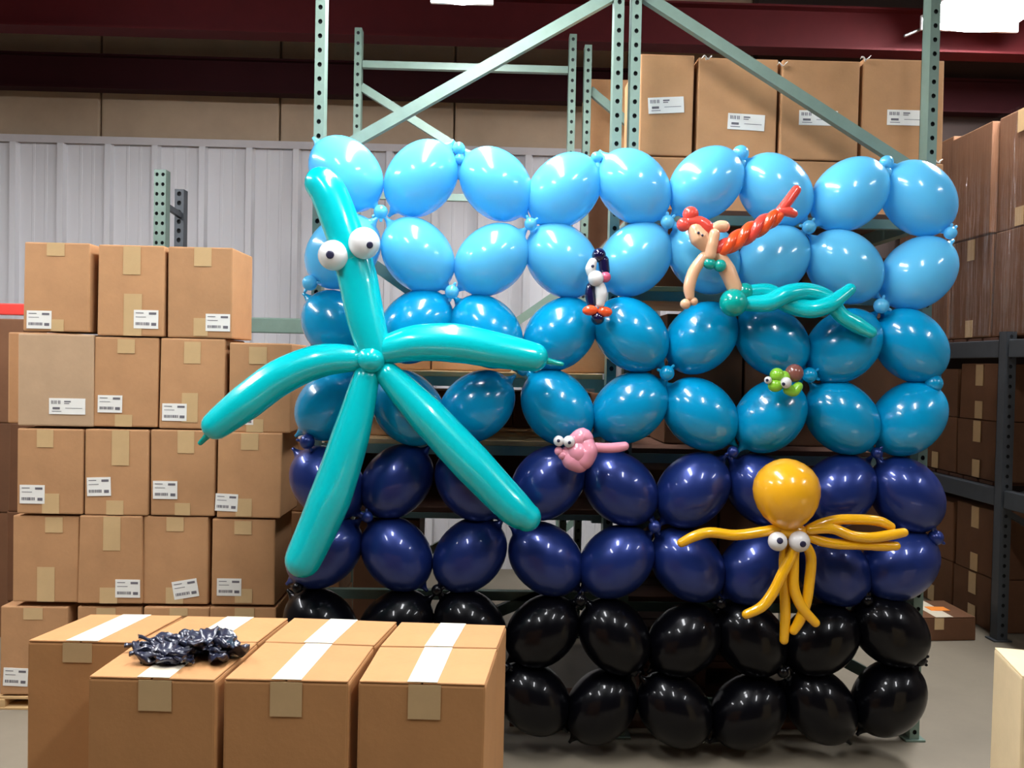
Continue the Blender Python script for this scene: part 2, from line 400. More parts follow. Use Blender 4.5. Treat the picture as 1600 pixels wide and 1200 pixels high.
zR1 = P(1200, 330, YR+.05).z; zR2 = P(1040, 447, YR+.05).z; zR3 = P(1000, 700, YR+.05).z; zR4 = P(1200, 935, YR+.05).z
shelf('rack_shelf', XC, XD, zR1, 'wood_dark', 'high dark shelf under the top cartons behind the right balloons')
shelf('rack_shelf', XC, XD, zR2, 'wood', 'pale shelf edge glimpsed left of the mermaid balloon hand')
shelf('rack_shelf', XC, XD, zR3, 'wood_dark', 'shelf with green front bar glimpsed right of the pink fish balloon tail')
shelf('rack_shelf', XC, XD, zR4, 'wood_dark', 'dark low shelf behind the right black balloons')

# ================================================================== CARTONS
def quad_on(c, u, v):
    """c: tl, tr, bl, br of a face"""
    return c[0].lerp(c[1], u).lerp(c[2].lerp(c[3], u), v)
def decal(name, c, us, vs_, m, parent, nrm, th=.0012, rot=0, label=None):
    uc, vc = (us[0]+us[1])/2, (vs_[0]+vs_[1])/2
    ctr = quad_on(c, uc, vc)
    q = [quad_on(c, us[0], vs_[1]), quad_on(c, us[1], vs_[1]), quad_on(c, us[1], vs_[0]), quad_on(c, us[0], vs_[0])]
    if rot:
        R_ = Matrix.Rotation(math.radians(rot), 3, nrm); q = [ctr+R_@(p_-ctr) for p_ in q]
    return MB().hexa([p_+nrm*.0002 for p_ in q]+[p_+nrm*th for p_ in q]).build(name, m, parent, label=label)
def carton_from(top, h, label, group, m='card', tapes=(), stickers=(), flaps=False, cat='box', bevel=.006, toptape=None, name='cardboard_box', jit=.003):
    """top: fl, fr, br, bl corners of the lid; stickers/tapes on the front face in (u0,u1,v0,v1)"""
    top = [Vector(t) for t in top]; dz = Vector((0, 0, -h))
    base = sum(top, Vector())/4+dz
    t = thing(name, base, label, cat, group)
    j = lambda: Vector((random.uniform(-jit, jit), random.uniform(-jit, jit), 0))
    up = [p_+j()*.5 for p_ in top]; lo = [p_+dz+j() for p_ in top]
    if flaps: up = [p_-Vector((0, 0, .004)) for p_ in up]
    MB().bevel(MB().hexa(lo+up), bevel).build('body', m, t)
    c = [up[0], up[1], lo[0], lo[1]]
    nrm = (up[1]-up[0]).cross(Vector((0, 0, 1))).normalized()
    if nrm.y > 0: nrm = -nrm
    off = nrm*.0008; c = [p_+off for p_ in c]
    for tp in tapes: decal('tape', c, tp[0:2], tp[2:4], 'tape', t, nrm, .0012)
    for s in stickers:
        rot = s[4] if len(s) > 4 else 0
        lb = decal('shipping_label', c, s[0:2], s[2:4], 'paper', t, nrm, .002, rot, 'white printed shipping label')
        u0_, u1_, v0_, v1_ = s[0:4]; du, dv = u1_-u0_, v1_-v0_; ctr = quad_on(c, (u0_+u1_)/2, (v0_+v1_)/2)
        mb = MB(); rs = random.Random(int(1000*(u0_+v0_))+len(WL))
        def pr(a, b, cc, d):
            q = [quad_on(c, u0_+du*a, v0_+dv*d), quad_on(c, u0_+du*b, v0_+dv*d), quad_on(c, u0_+du*b, v0_+dv*cc), quad_on(c, u0_+du*a, v0_+dv*cc)]
            if rot:
                R_ = Matrix.Rotation(math.radians(rot), 3, nrm); q = [ctr+R_@(p_-ctr) for p_ in q]
            mb.hexa([p_+nrm*.0019 for p_ in q]+[p_+nrm*.0026 for p_ in q])
        wide = len(s) > 5
        if wide:
            for a in (.06, .10, .15, .19, .25, .29): pr(a, a+.022, .14, .36)
            pr(.42, .60, .16, .24); pr(.42, .56, .30, .35); pr(.10, .30, .56, .70); pr(.08, .34, .80, .84); pr(.45, .92, .60, .63)
        else:
            pr(.62, .92, .12, .24); pr(.08, .40, .14, .18); pr(.08, .5, .36, .39)
            a = .08
            while a < .62:
                ww = rs.uniform(.02, .05); pr(a, a+ww, .66, .82); a += ww+rs.uniform(.012, .03)
            pr(.72, .92, .68, .84)
        mb.build('print', 'ink', lb)
    if flaps:
        fl_, fr_, br_, bl_ = up
        z = Vector((0, 0, .004))
        mf, mk = fl_.lerp(fr_, .5), bl_.lerp(br_, .5); g = (fr_-fl_).normalized()*.0015; e = (fr_-fl_).normalized()*.002
        for q in ([fl_+e, mf-g, mk-g, bl_+e], [mf+g, fr_-e, br_-e, mk+g]):
            MB().bevel(MB().hexa(q+[p_+z for p_ in q]), .0012, 1).build('flap', m, t)
        tc_ = toptape if toptape else (.40, .66)
        tt = [fl_.lerp(fr_, tc_[0])+z, fl_.lerp(fr_, tc_[1])+z, bl_.lerp(br_, tc_[1])+z, bl_.lerp(br_, tc_[0])+z]
        uz = Vector((0, 0, .0012)); MB().hexa([p_+uz*.2 for p_ in tt]+[p_+uz for p_ in tt]).build('tape', 'tape_top', t)
    return t
def carton(x0, x1, y0, y1, Y, depth, label, group, m='card', tapes=(), stickers=(), yaw=0, zbase=None, zcap=None, **k):
    """upright carton with its front face on plane Y, given by its photo rectangle"""
    a = P(x0, (y0+y1)/2, Y).x; b = P(x1, (y0+y1)/2, Y).x
    zt_ = P((x0+x1)/2, y0, Y).z; zb_ = P((x0+x1)/2, y1, Y).z
    if zbase is not None: zb_ = zbase+.002
    if zcap is not None: zt_ = min(zt_, zcap)
    yw = math.tan(math.radians(yaw))*(b-a)
    top = [(a, Y, zt_), (b, Y+yw, zt_), (b-yw, Y+depth+yw, zt_), (a-yw, Y+depth, zt_)]
    U = lambda q: (q-x0)/(x1-x0); V = lambda q: (q-y0)/(y1-y0)
    tp = [(U(t[0]), U(t[1]), max(V(t[2]), .004), min(V(t[3]), .996)) for t in tapes]
    st = [(U(s[0]), U(s[1]), V(s[2]), V(s[3]))+tuple(s[4:]) for s in stickers]
    return carton_from(top, zt_-zb_, label, group, m, tp, st, **k)
YS = 3.34; DS = .27
GS = 'cartons stacked at the left'
# row A (top) ... row E (bottom): x0,x1,y0,y1, tapes, stickers, label
stack = [
 (38,140,379,518, [(73,101,379,400),(81,101,499,518)], [(44,82,486,514)], 'brown carton at the left end of the top row of the stack', 'card', 0),
 (153,256,383,525, [(192,219,385,429),(194,222,459,525)], [(210,248,484,513)], 'middle brown carton of the three on top of the stack, long tape strips', 'card', 0),
 (262,363,386,528, [(303,330,386,416),(303,325,497,525)], [(322,360,490,517)], 'right-hand carton of the three on top of the stack, pale side lit', 'card', 0),
 (28,145,522,666, [], [(77,133,622,647,0,1)], 'pale wide carton with long label, left end of second row of the stack', 'card_pale', 0),
 (147,247,527,667, [(183,210,530,552),(181,208,648,667)], [(154,192,618,645)], 'second carton from the left in the second row of the stack', 'card', 0),
 (250,351,529,670, [(287,313,534,568),(285,310,614,660)], [(255,293,631,658)], 'third carton from the left in the second row, above the starfish arm tip', 'card', 0),
 (357,455,536,676, [(388,416,542,569),(385,412,655,676)], [(362,396,645,664)], 'carton at the right end of the second row, crossed by the starfish arm', 'card', 0),
 (27,130,670,803, [(58,84,671,699),(67,94,771,802)], [(32,71,758,787)], 'carton at the left end of the third row, label at its lower left', 'card', 0),
 (133,232,671,805, [(175,202,672,727),(167,194,782,804)], [(137,174,746,775,2)], 'second carton from the left in the third row, long tape on top', 'card', 0),
 (235,335,672,806, [(277,303,672,708),(273,297,786,805)], [(239,277,752,780)], 'third carton from the left in the third row of the stack', 'card', 0),
 (340,440,676,809, [(376,403,677,703),(370,395,779,807)], [(338,373,772,799,-2)], 'carton at the right end of the third row of the stack', 'card', 0),
 (20,122,806,941, [(70,97,808,832),(58,85,886,940)], [], 'carton without label at the left end of the fourth row', 'card', 0),
 (123,222,806,943, [(161,188,807,860),(157,184,918,943)], [(181,219,905,933)], 'second carton from the left in the fourth row, long tape and low label', 'card', 0),
 (224,325,807,944, [(260,287,808,830),(260,287,918,943)], [(271,310,906,934,10)], 'carton with a crooked label in the fourth row of the stack', 'card', 0),
 (331,430,811,945, [(366,393,814,835),(368,395,920,942)], [(340,378,904,931)], 'carton at the right end of the fourth row, label bottom centre', 'card', 0),
 (0,105,948,1086, [(36,66,950,968)], [(6,44,1044,1072,-2)], 'carton at the left end of the bottom row, half hidden by the front boxes', 'card', 0),
 (120,220,948,1088, [(150,180,950,968)], [], 'bottom row carton of the stack, second from the left, mostly hidden', 'card', 0),
 (224,325,949,1089, [(264,292,950,962)], [], 'bottom row carton of the stack, third from the left, mostly hidden', 'card', 0),
 (327,430,949,1090, [(366,396,950,966)], [], 'bottom row carton of the stack, right end, mostly hidden', 'card', 0)]
for (a,b,c,d,tp,st,lb,mm,yw) in stack:
    carton(a,b,c,d,YS+random.uniform(-.006,.006),DS,lb,GS,mm,tp,st,yaw=yw+random.uniform(-.6,.6))
# boxes behind the stack
YS2 = YS+DS+.03
zst = P(50, 1088, YS).z
GB = 'cartons behind the stack'
carton(12,116,520,662,YS2,.3,'carton behind the pale wide carton, a sliver of it at its left',GB,'card')
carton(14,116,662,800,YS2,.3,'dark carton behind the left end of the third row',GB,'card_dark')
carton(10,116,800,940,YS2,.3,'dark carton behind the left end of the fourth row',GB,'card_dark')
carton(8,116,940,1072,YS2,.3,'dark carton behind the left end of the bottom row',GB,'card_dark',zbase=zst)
carton(452,532,690,800,YS2,.3,'brown carton between the stack and the balloon wall, upper',GB,'card')
carton(452,532,800,935,YS2,.3,'brown carton between the stack and the balloon wall, middle one with label',GB,'card',(),[(453,478,914,935)])
carton(452,532,936,1066,YS2,.3,'brown carton between the stack and the balloon wall, lower',GB,'card',zbase=0)
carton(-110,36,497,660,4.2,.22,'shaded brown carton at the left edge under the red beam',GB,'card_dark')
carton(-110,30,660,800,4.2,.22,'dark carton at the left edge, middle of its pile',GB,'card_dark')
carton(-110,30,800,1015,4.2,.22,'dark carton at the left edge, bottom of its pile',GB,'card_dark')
# pallet under the stack
def pallet(xa, xb, ya, yb, z0, z1, m, label, name='wooden_pallet', group='pallets'):
    t = thing(name, ((xa+xb)/2, (ya+yb)/2, z0), label, 'pallet', group)
    h = z1-z0; k = 5; ww = (yb-ya)/k
    for i in range(k): MB().rbox(xa, xb, ya+i*ww+.008, ya+(i+1)*ww-.008, z1-h*.2, z1, .002).build('deck_board', m, t)
    for i in range(3): 
        xx = xa+(xb-xa)*i/2; xx = min(max(xx, xa+.02), xb-.02); MB().rbox(xx-.02, xx+.02, ya+.005, yb-.005, z0+h*.18, z1-h*.2, .002).build('stringer', m, t)
    for yy in (ya, (ya+yb)/2-.04, yb-.08): MB().rbox(xa, xb, yy+.002, yy+.078, z0, z0+h*.18, .002).build('bottom_board', m, t)
    return t
pallet(P(-8,1100,YS).x, P(445,1100,YS).x, YS-.01, YS+.62, 0, zst-.002, 'wood', 'pale pallet under the carton stack, an end of it at the left edge')
# high cartons on the rack, right bay
GT = 'high cartons on the rack'
YT = 3.42
hi = [(1000,1084,85,243,[(1013,1069,152,177,4,1)],'high carton with slanted label, leftmost beside the double rack post'),
      (1090,1215,91,247,[(1138,1196,178,203,-2,1)],'high carton with low label, second from the double rack post'),
      (1221,1342,94,250,[(1249,1309,173,196,0,1)],'high carton whose label is crossed by the diagonal brace'),
      (1347,1474,93,252,[(1386,1445,172,196,0,1)],'high carton at the right end behind the single rack post')]
for k,(a,b,c,d,s,l) in enumerate(hi):
    carton(a,b,c,d,YT+random.uniform(0,.02),.42,l,GT,'card',[],s)
    zlow = P((a+b)/2,d,YT).z-.003
    carton(a+random.uniform(-2,2),b+random.uniform(-2,2),d+1,d+92,YT+.01,.42,'shaded lower carton under the '+['leftmost','second','third','rightmost'][k]+' high carton',GT,'card',zbase=zR1,zcap=zlow)
carton(921,1000,124,245,4.55,.42,'brown high carton behind the double rack post',GT,'card')
carton(921,1000,246,420,4.55,.42,'brown carton below the one behind the double rack post',GT,'card_dark')
zH = P(960,420,4.55).z-.002
frame('pallet_rack', XC2, XD2, 5.5, zH+.3, [(.3,1.2)], [.15], 'steel', 'rearmost rack upright pair, nearly all hidden behind the cartons', 'rack frames farther back')
shelf('rack_shelf', XC2, XD2, zH, 'wood_dark', 'rear shelf carrying the brown cartons behind the double rack post', Y2+.06, 5.44)
# torn tape curls on the high cartons
for (px, py, l) in ((1105, 90, 'crumpled tape scrap on the corner of the second high carton'), (1222, 101, 'crumpled tape scrap between the second and third high cartons'), (1352, 92, 'crumpled tape scrap between the third and fourth high cartons'), (1464, 253, 'white scrap at the foot of the rightmost high carton')):
    c = P(px, py, YT-.012); mb = MB()
    rs = random.Random(px); g = 7; v = []
    for i in range(g):
        for j in range(3): v.append(c+Vector(((i-3)*.006+rs.uniform(-.003,.003), (j-1)*.008, math.sin(i*1.3)*.007+rs.uniform(-.003,.003))))
    f = [(i*3+j, i*3+j+1, (i+1)*3+j+1, (i+1)*3+j) for i in range(g-1) for j in range(2)]
    o = build('tape_scrap', v, f, 'paper', None, True); sm = o.modifiers.new('s','SOLIDIFY'); sm.thickness = .002
    tag(o, l, 'tape', 'tape scraps on the high cartons')
# cartons on the shelves glimpsed between the balloons
GI = 'cartons glimpsed between the balloons'
for (a,b,c,d,Y,mm,l,zb0,zc0) in [
  (585,672,520,572,3.35,'card','flat carton on the shelf under the starfish, left one',zL1,None),
  (676,800,522,573,3.35,'card','flat carton on the shelf under the starfish, middle one',zL1,None),
  (804,948,524,575,3.35,'card','flat carton on the shelf under the starfish, right one',zL1,None),
  (545,640,615,684,3.32,'card','carton on the lower shelf seen through a gap left of the starfish leg',zL2,zL1-.09),
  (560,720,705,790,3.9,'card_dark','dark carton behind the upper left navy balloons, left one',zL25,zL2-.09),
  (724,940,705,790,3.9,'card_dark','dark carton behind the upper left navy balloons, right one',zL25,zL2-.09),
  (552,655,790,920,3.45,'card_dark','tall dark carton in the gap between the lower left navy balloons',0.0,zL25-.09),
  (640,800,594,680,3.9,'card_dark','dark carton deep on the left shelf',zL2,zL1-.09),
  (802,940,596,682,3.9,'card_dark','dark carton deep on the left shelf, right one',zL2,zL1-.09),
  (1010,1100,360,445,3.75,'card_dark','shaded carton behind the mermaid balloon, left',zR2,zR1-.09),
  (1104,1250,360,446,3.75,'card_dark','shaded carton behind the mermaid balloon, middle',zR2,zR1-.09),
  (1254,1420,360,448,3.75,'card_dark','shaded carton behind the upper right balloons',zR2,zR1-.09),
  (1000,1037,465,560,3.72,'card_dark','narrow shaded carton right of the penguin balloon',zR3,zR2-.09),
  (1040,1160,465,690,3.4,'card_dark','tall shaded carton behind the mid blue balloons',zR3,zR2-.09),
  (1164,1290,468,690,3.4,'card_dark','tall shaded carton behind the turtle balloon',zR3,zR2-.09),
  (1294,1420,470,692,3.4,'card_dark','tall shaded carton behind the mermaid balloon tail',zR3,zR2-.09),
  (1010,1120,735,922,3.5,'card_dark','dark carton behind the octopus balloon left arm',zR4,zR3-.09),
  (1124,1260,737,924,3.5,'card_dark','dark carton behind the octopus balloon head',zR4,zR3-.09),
  (1264,1410,739,926,3.5,'card_dark','dark carton behind the octopus balloon right arms',zR4,zR3-.09)]:
    carton(a,b,c,d,Y,.3,l,GI,mm,zbase=zb0,zcap=zc0)
# pallet and timber under the rack
zp = .13
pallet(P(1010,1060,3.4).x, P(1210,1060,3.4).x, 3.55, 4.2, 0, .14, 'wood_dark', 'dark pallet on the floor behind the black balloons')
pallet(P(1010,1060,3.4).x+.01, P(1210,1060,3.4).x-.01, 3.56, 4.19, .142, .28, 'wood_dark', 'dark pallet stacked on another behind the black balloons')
o = MB().rbox(P(795,1160,YR+.1).x, P(1405,1160,YR+.1).x, YR+.06, YR+.14, 0, .028, .004).build('timber_batten', 'wood_dark'); tag(o, 'dark wooden batten lying on the floor under the bottom black balloons', 'timber')
o = MB().rbox(P(560,1160,YR+.1).x, P(1400,1160,YR+.1).x, YR+.24, YR+.33, 0, .05, .004).build('timber_batten', 'wood_dark'); tag(o, 'second dark wooden batten on the floor, farther under the rack', 'timber')

# rack remnant behind the left stack: two posts, red and green beams
YN = 4.6
t = thing('pallet_rack', (P(265,380,YN).x, YN, 0), 'short perforated rack frame sticking up behind the carton stack', 'rack')
post('post', P(253,320,YN).x, YN, .008, P(253,265,YN).z, 'steel', t, wx=.062, hole=.009, cols=(0,1))
post('post', P(283,320,YN+.25).x, YN+.25, .008, P(283,286,YN+.25).z, 'steel_dark', t, wx=.05, hole=.012)
MB().bar(P(260,322,YN+.02), P(284,338,YN+.24), .03, .02, (1,0,0)).build('brace','steel_dark',t)
z0, z1 = P(430,520,YN).z, P(430,496,YN).z
t = thing('rack_beam', (P(430,500,YN).x, YN, z0), 'green horizontal rack beam between the stack and the balloon wall', 'rack beam')
MB().rbox(P(250,508,YN).x, P(560,508,YN).x, YN+.04, YN+.09, z0, z1, .006).build('beam','steel',t)
for px in (262, 548): MB().rbox(P(px-6,508,YN).x, P(px+6,508,YN).x, YN+.036, YN+.1, z0-.06, z1+.03, .004).build('bracket','steel',t)
post('post', P(548,508,YN).x, YN+.14, .008, z1+.05, 'steel', t)
z0, z1 = P(15,492,4.45).z, P(15,474,4.45).z
t = thing('rack_beam', (P(-40,480,4.45).x, 4.45, z0), 'bright red beam end at the left edge above the shaded carton', 'rack beam')
MB().rbox(P(-200,480,4.45).x, P(50,480,4.45).x, 4.45, 4.5, z0, z1, .006).build('beam','redplastic',t)
MB().rbox(P(44,480,4.45).x, P(52,480,4.45).x, 4.445, 4.51, z0-.04, z1+.02, .004).build('bracket','redplastic',t)

for px in (-196, 46): post('post', P(px,480,4.45).x, 4.56, .008, z1, 'redplastic', t)

# ================================================================== RIGHT-HAND RACK ACROSS THE AISLE
XQ = PZ(1560, 1000, 0).x; YQ = PZ(1560, 1000, 0).y
t = thing('pallet_rack', (XQ+.5, YQ, 0), 'grey perforated rack frame with diagonal braces at the right edge', 'rack', 'rack frames farther back')
post('post', XQ, YQ, .008, 1.62, 'steel_dark', t, wx=.055, hole=.009); post('post', XQ+1.05, YQ, .008, 1.62, 'steel_dark', t)
for a, b in ((1.52, .95), (.72, 1.02), (.66, .1)): MB().bar((XQ+.02, YQ+.01, a), (XQ+1.03, YQ+.01, b), .03, .03).build('brace', 'steel_dark', t)
def aisle_shelf(z, label):
    t = thing('rack_shelf', (XQ+.5, YQ, z), label, 'shelf', 'shelf levels of the right-hand rack')
    for x in (XQ-.02, XQ+1.01):
        MB().rbox(x, x+.05, YQ+.04, YB_-.1, z-.09, z, .005).build('side_beam', 'steel_dark', t)
        MB().rbox(x, x+.05, YQ-1.2, YQ-.04, z-.09, z, .005).build('side_beam', 'steel_dark', t)
    y = YQ-1.2
    while y < YB_-.25:
        if abs(y+.065-YQ) > .12: MB().rbox(XQ+.035, XQ+1.0, y, y+.13, z, z+.018, .003).build('deck_board', 'wood_dark', t)
        y += .15
zA = PXp(1535, 533, XQ).z; zB = PXp(1535, 757, XQ).z
aisle_shelf(zA, 'upper steel shelf of the right-hand rack, under the film-wrapped cartons')
aisle_shelf(zB, 'lower steel shelf of the right-hand rack across the aisle')
GR = 'cartons on the right-hand rack'
def acarton(y0, y1, z0, z1, label, m='card_dark', dx=0, tape=True):
    x0, x1 = XQ+.03+dx, XQ+.55+dx
    t = carton_from([(x0, y0, z1), (x1, y0, z1), (x1, y1, z1), (x0, y1, z1)], z1-z0, label, GR, m, [(.4, .55, .0, .2), (.4, .55, .8, 1)] if tape else [], [], jit=.006)
    # tape and label on the aisle face
    ym = (y0+y1)/2
    if tape:
        MB().box(x0-.006, x0-.003, ym-.035, ym+.035, z1-.12, z1-.005).build('tape', 'tape', t)
        MB().box(x0-.006, x0-.003, ym-.035, ym+.035, z0+.005, z0+.1).build('tape', 'tape', t)
    return t
zu1 = PXp(1535, 365, XQ).z; zu2 = PXp(1550, 178, XQ).z
ordw = ['nearest', 'second', 'third', 'farthest']
ys = [YQ-.62, YQ-.2, YQ+.22, YQ+.64, YB_-.12]
for i in range(4):
    acarton(ys[i]+.005, ys[i+1]-.008, zA+.022, zu1-.004, ordw[i]+' carton of the film-wrapped load, lower row on the upper shelf', dx=random.uniform(-.012,.015), tape=(i%2==0))
    acarton(ys[i]+.005, ys[i+1]-.008, zu1, zu2+random.uniform(-.03,.02), ordw[i]+' carton of the film-wrapped load, upper row under the dark ceiling', dx=random.uniform(-.012,.02), tape=(i%2==1))
zc1 = PXp(1520, 655, XQ).z
for i, (a, b) in enumerate(((YQ+.10, YQ+.5), (YQ+.52, YQ+.95))):
    acarton(a, b, zB+.022, zc1-.003, ['near','far'][i]+' carton on the lower shelf of the right-hand rack, bottom row')
    acarton(a, b-.02, zc1, zA-.12-.03*i, ['near','far'][i]+' carton on the lower shelf of the right-hand rack, top row with taped side')
zc2 = PXp(1520, 895, XQ).z
for i, (a, b) in enumerate(((YQ+.10, YQ+.5), (YQ+.52, YQ+.95))):
    acarton(a, b, .003, zc2-.003, ['near','far'][i]+' carton on the floor of the right-hand rack, bottom row')
    acarton(a, b-.02, zc2, zB-.13-.02*i, ['near','far'][i]+' carton on the floor of the right-hand rack, top row')
# stretch film around the upper load
fxs = XQ+.008
v, f = [], []; ny, nz = 60, 8; rs = random.Random(5)
for i in range(ny+1):
    for j in range(nz+1):
        y = ys[0]+(ys[-1]-ys[0])*i/ny; z = zA+.03+(zu2-zA-.06)*j/nz
        v.append((fxs-.012+rs.uniform(-.004,.004)+.006*math.sin(i*1.1), y, z))
for i in range(ny):
    for j in range(nz): f.append((i*(nz+1)+j, (i+1)*(nz+1)+j, (i+1)*(nz+1)+j+1, i*(nz+1)+j+1))
n0 = len(v)
for i in range(13):
    for j in range(nz+1): v.append((fxs-.012+.6*i/12, ys[0]-.012+rs.uniform(-.004,.004), zA+.03+(zu2-zA-.06)*j/nz))
for i in range(12):
    for j in range(nz): f.append((n0+i*(nz+1)+j, n0+(i+1)*(nz+1)+j, n0+(i+1)*(nz+1)+j+1, n0+i*(nz+1)+j+1))
o = build('stretch_film', v, f, 'film', None, True); tag(o, 'shiny clear stretch film wrapped round the upper cartons at the right', 'film')
# open carton on the floor
a = PZ(1442, 1000, 0); b = PZ(1470, 1002, 0)
YO = PZ(1472, 1003, 0).y; xo0, xo1 = P(1420,980,YO).x, P(1530,980,YO).x; zo = P(1480,966,YO).z
t = carton_from([(xo0,YO,zo),(xo1,YO+.03,zo),(xo1,YO+.34,zo),(xo0,YO+.31,zo)], zo, 'low brown carton on the floor in the right aisle with an orange sticker on top', None, 'card_dark', [(.38,.52,0,.5)], [], flaps=True)
c = Vector(((xo0+xo1)/2+.05, YO+.16, zo)); MB().box(c.x-.05, c.x+.05, c.y-.03, c.y+.04, zo+.001, zo+.004).build('sticker', 'orange_label', t, label='orange sticker')
# pale box corner at the lower right
zk = .62
c1 = PZ(1552,1011,zk); c2 = PZ(1596,1056,zk)
d = (c2-c1); n_ = Vector((-d.y, d.x, 0)); n_ = n_ if n_.x > 0 else -n_
c3 = c2+n_.normalized()*.4; c4 = c1+n_.normalized()*.4
carton_from([c2, c3, c4, c1], zk, 'pale carton corner at the lower right edge', None, 'card_cream', [], [], flaps=True)

# ================================================================== FRONT BOXES
ZT = .768
GF = 'cartons in the foreground'
g = lambda x, y: PZ(x, y, ZT)
Bf = [(138.7,1056),(336,1062),(348,1060),(546,1065),(559,1064),(758.7,1069.3)]
Sm = [(213,1004),(403,1003.5),(412,1003),(586,1009),(592,1010),(777,1013.3)]
Bk = [(290.7,962.7),(452,966),(457,965.5),(621,971.5),(625.5,972),(792,977.3)]
fr = [((214,293),'front carton at the left of the front row, dark balloon scraps lying on it',(.385,.64),(.40,.66,.0,.17)),
      ((410,486),'front carton in the middle of the front row, tape down its lid',(.38,.62),(.375,.63,.0,.19)),
      ((640,690),'front carton at the right end of the front row, bright tape on its lid',(.385,.62),(.395,.65,.0,.19))]
H = .340
front_boxes = []
for i, (pp, lb, tt, tp) in enumerate(fr):
    top = [g(*Bf[2*i]), g(*Bf[2*i+1]), g(*Sm[2*i+1])-Vector((0,.002,0)), g(*Sm[2*i])-Vector((0,.002,0))]
    front_boxes.append(carton_from(top, H, lb, GF, 'card_front', [tp], [], flaps=True, toptape=tt, bevel=.005))
    lo = [p_-Vector((0,0,H+.004)) for p_ in top]
    carton_from(lo, H-.004, 'carton of the lower layer under the front cartons', GF+', lower layer', 'card_front', [], [], jit=.002)
bk = [((42,1000),(210,1003.5),(286,962),(140,960),'carton of the second foreground row, leftmost, its front face showing',(.36,.66),(.335,.61,.0,.12)),
      (Sm[0],Sm[1],Bk[1],Bk[0],'carton of the second foreground row behind the balloon scraps',(.40,.66),None),
      (Sm[2],Sm[3],Bk[3],Bk[2],'carton of the second foreground row, third from the left, narrow crooked tape',(.36,.62),None),
      (Sm[4],Sm[5],Bk[5],Bk[4],'carton of the second foreground row, right end',(.38,.62),None)]
for i, (a,b,c,d,lb,tt,tp) in enumerate(bk):
    top = [g(*a), g(*b), g(*c), g(*d)]
    if i: top[0] += Vector((0,.004,0)); top[1] += Vector((0,.004,0))
    carton_from(top, H, lb, GF, 'card_front', [tp] if tp else [], [], flaps=True, toptape=tt, bevel=.005)
    lo = [p_-Vector((0,0,H+.004)) for p_ in top]
    carton_from(lo, H-.004, 'carton of the lower layer under the front cartons', GF+', lower layer', 'card_front', [], [], jit=.002)
q0, q1, q2 = g(42,1000), g(758.7,1069.3), g(792,977)
pallet(q0.x-.02, q2.x+.02, q1.y-.02, q2.y+.05, 0, ZT-2*H-.006, 'wood', 'pallet under the foreground cartons, below the frame')

# ================================================================== BALLOON WALL
YW = 2.985
rows = [
 [(541,272),(658,279),(775,288),(881,298),(990,292),(1103,287),(1211,298),(1327,304),(1435,310)],
 [(536,393),(653,399),(768,406),(878,407),(992,405),(1099,401),(1207,409),(1319,417),(1434,427)],
 [(530,511),(650,510),(760,518),(875,522),(986,523),(1095,528),(1206,533),(1317,541),(1423,540)],
 [(520,632),(637,637),(745,635),(871,637),(984,637),(1094,647),(1203,650),(1315,652),(1419,654)],
 [(512,755),(620,752),(737,755),(856,754),(969,763),(1082,766),(1192,766),(1309,768),(1416,773)],
 [(507,861),(620,865),(734,867),(853,873),(963,877),(1074,881),(1182,887),(1301,889),(1405,882)],
 [(502,977),(618,978),(735,979),(847,986),(960,994),(1069,1000),(1172,997),(1282,999),(1390,984)],
 [(497,1090),(612,1093),(726,1095),(833,1090),(939,1103),(1054,1108),(1168,1111),(1281,1102),(1388,1090)]]
rmat = ['sky','sky','mid','mid','navy','navy','black','black']
rcol = ['light blue','light blue','medium blue','medium blue','pearly navy','pearly navy','glossy black','glossy black']
rname = ['top row','second row','third row','fourth row','fifth row','sixth row','seventh row','bottom row']
cname = ['leftmost','second from the left','third from the left','fourth from the left','in the middle','fourth from the right','third from the right','second from the right','rightmost']
B = {}
for r in range(8):
    for c in range(9):
        px, py = rows[r][c]
        yy = YW + random.uniform(-.012, .012)
        ctr = P(px, py, yy); s = mpp(ctr)
        dirn = 1 if (r+c) % 2 == 0 else -1            # '\' or '/'
        ang = math.radians(45+random.uniform(-6, 6))
        ax = Vector((math.cos(ang), random.uniform(-.06,.06), -dirn*math.sin(ang)))
        k = random.uniform(.985, 1.015)
        a_, b_ = 64.5*s*k, 51.5*s*k
        v, f = lathe_geo(ctr, ax, balloon_prof(a_, b_), 32)
        o = build('balloon', v, f, rmat[r], None, True, origin=ctr)
        tag(o, f'{rcol[r]} balloon, {cname[c]} in the {rname[r]} of the balloon wall', 'balloon', f'{rcol[r]} balloons of the wall')
        B[r, c] = o
# the tied-off bubbles at the corners where four balloons meet
bub = [(0,1,717,232,10,1),(0,3,932,246,9,1),(0,5,1157,240,13,1),(0,7,1385,254,11,1),
 (0,0,595,331,11,0),(0,2,829,350,10,0),(0,4,1043,347,11,0),(0,6,1264,355,11,0),(0,8,1485,364,10,0),
 (1,0,484,442,12,0),(1,1,706,456,11,0),(1,5,1145,452,10,0),(1,7,1377,478,12,0),
 (2,2,817,578,9,0),(2,4,1042,583,12,0),(2,6,1265,586,12,0),(2,8,1459,599,14,0),(2,0,580,580,8,0),
 (3,0,480,690,12,0),(3,1,693,703,10,0),(3,3,912,702,10,0),(3,5,1145,706,9,0),(3,7,1370,708,9,0),
 (4,0,574,808,9,0),(4,2,797,812,9,0),(4,4,1023,823,10,0),(4,6,1245,832,8,0),(4,8,1462,840,12,0),
 (5,0,465,918,9,0),(5,1,683,922,9,0),(5,3,907,938,10,0),(5,5,1126,943,9,0),(5,7,1355,938,9,0),
 (6,4,990,1049,8,0),(6,2,790,1042,8,0),(6,6,1223,1050,9,0),(6,8,1436,1030,11,0)]
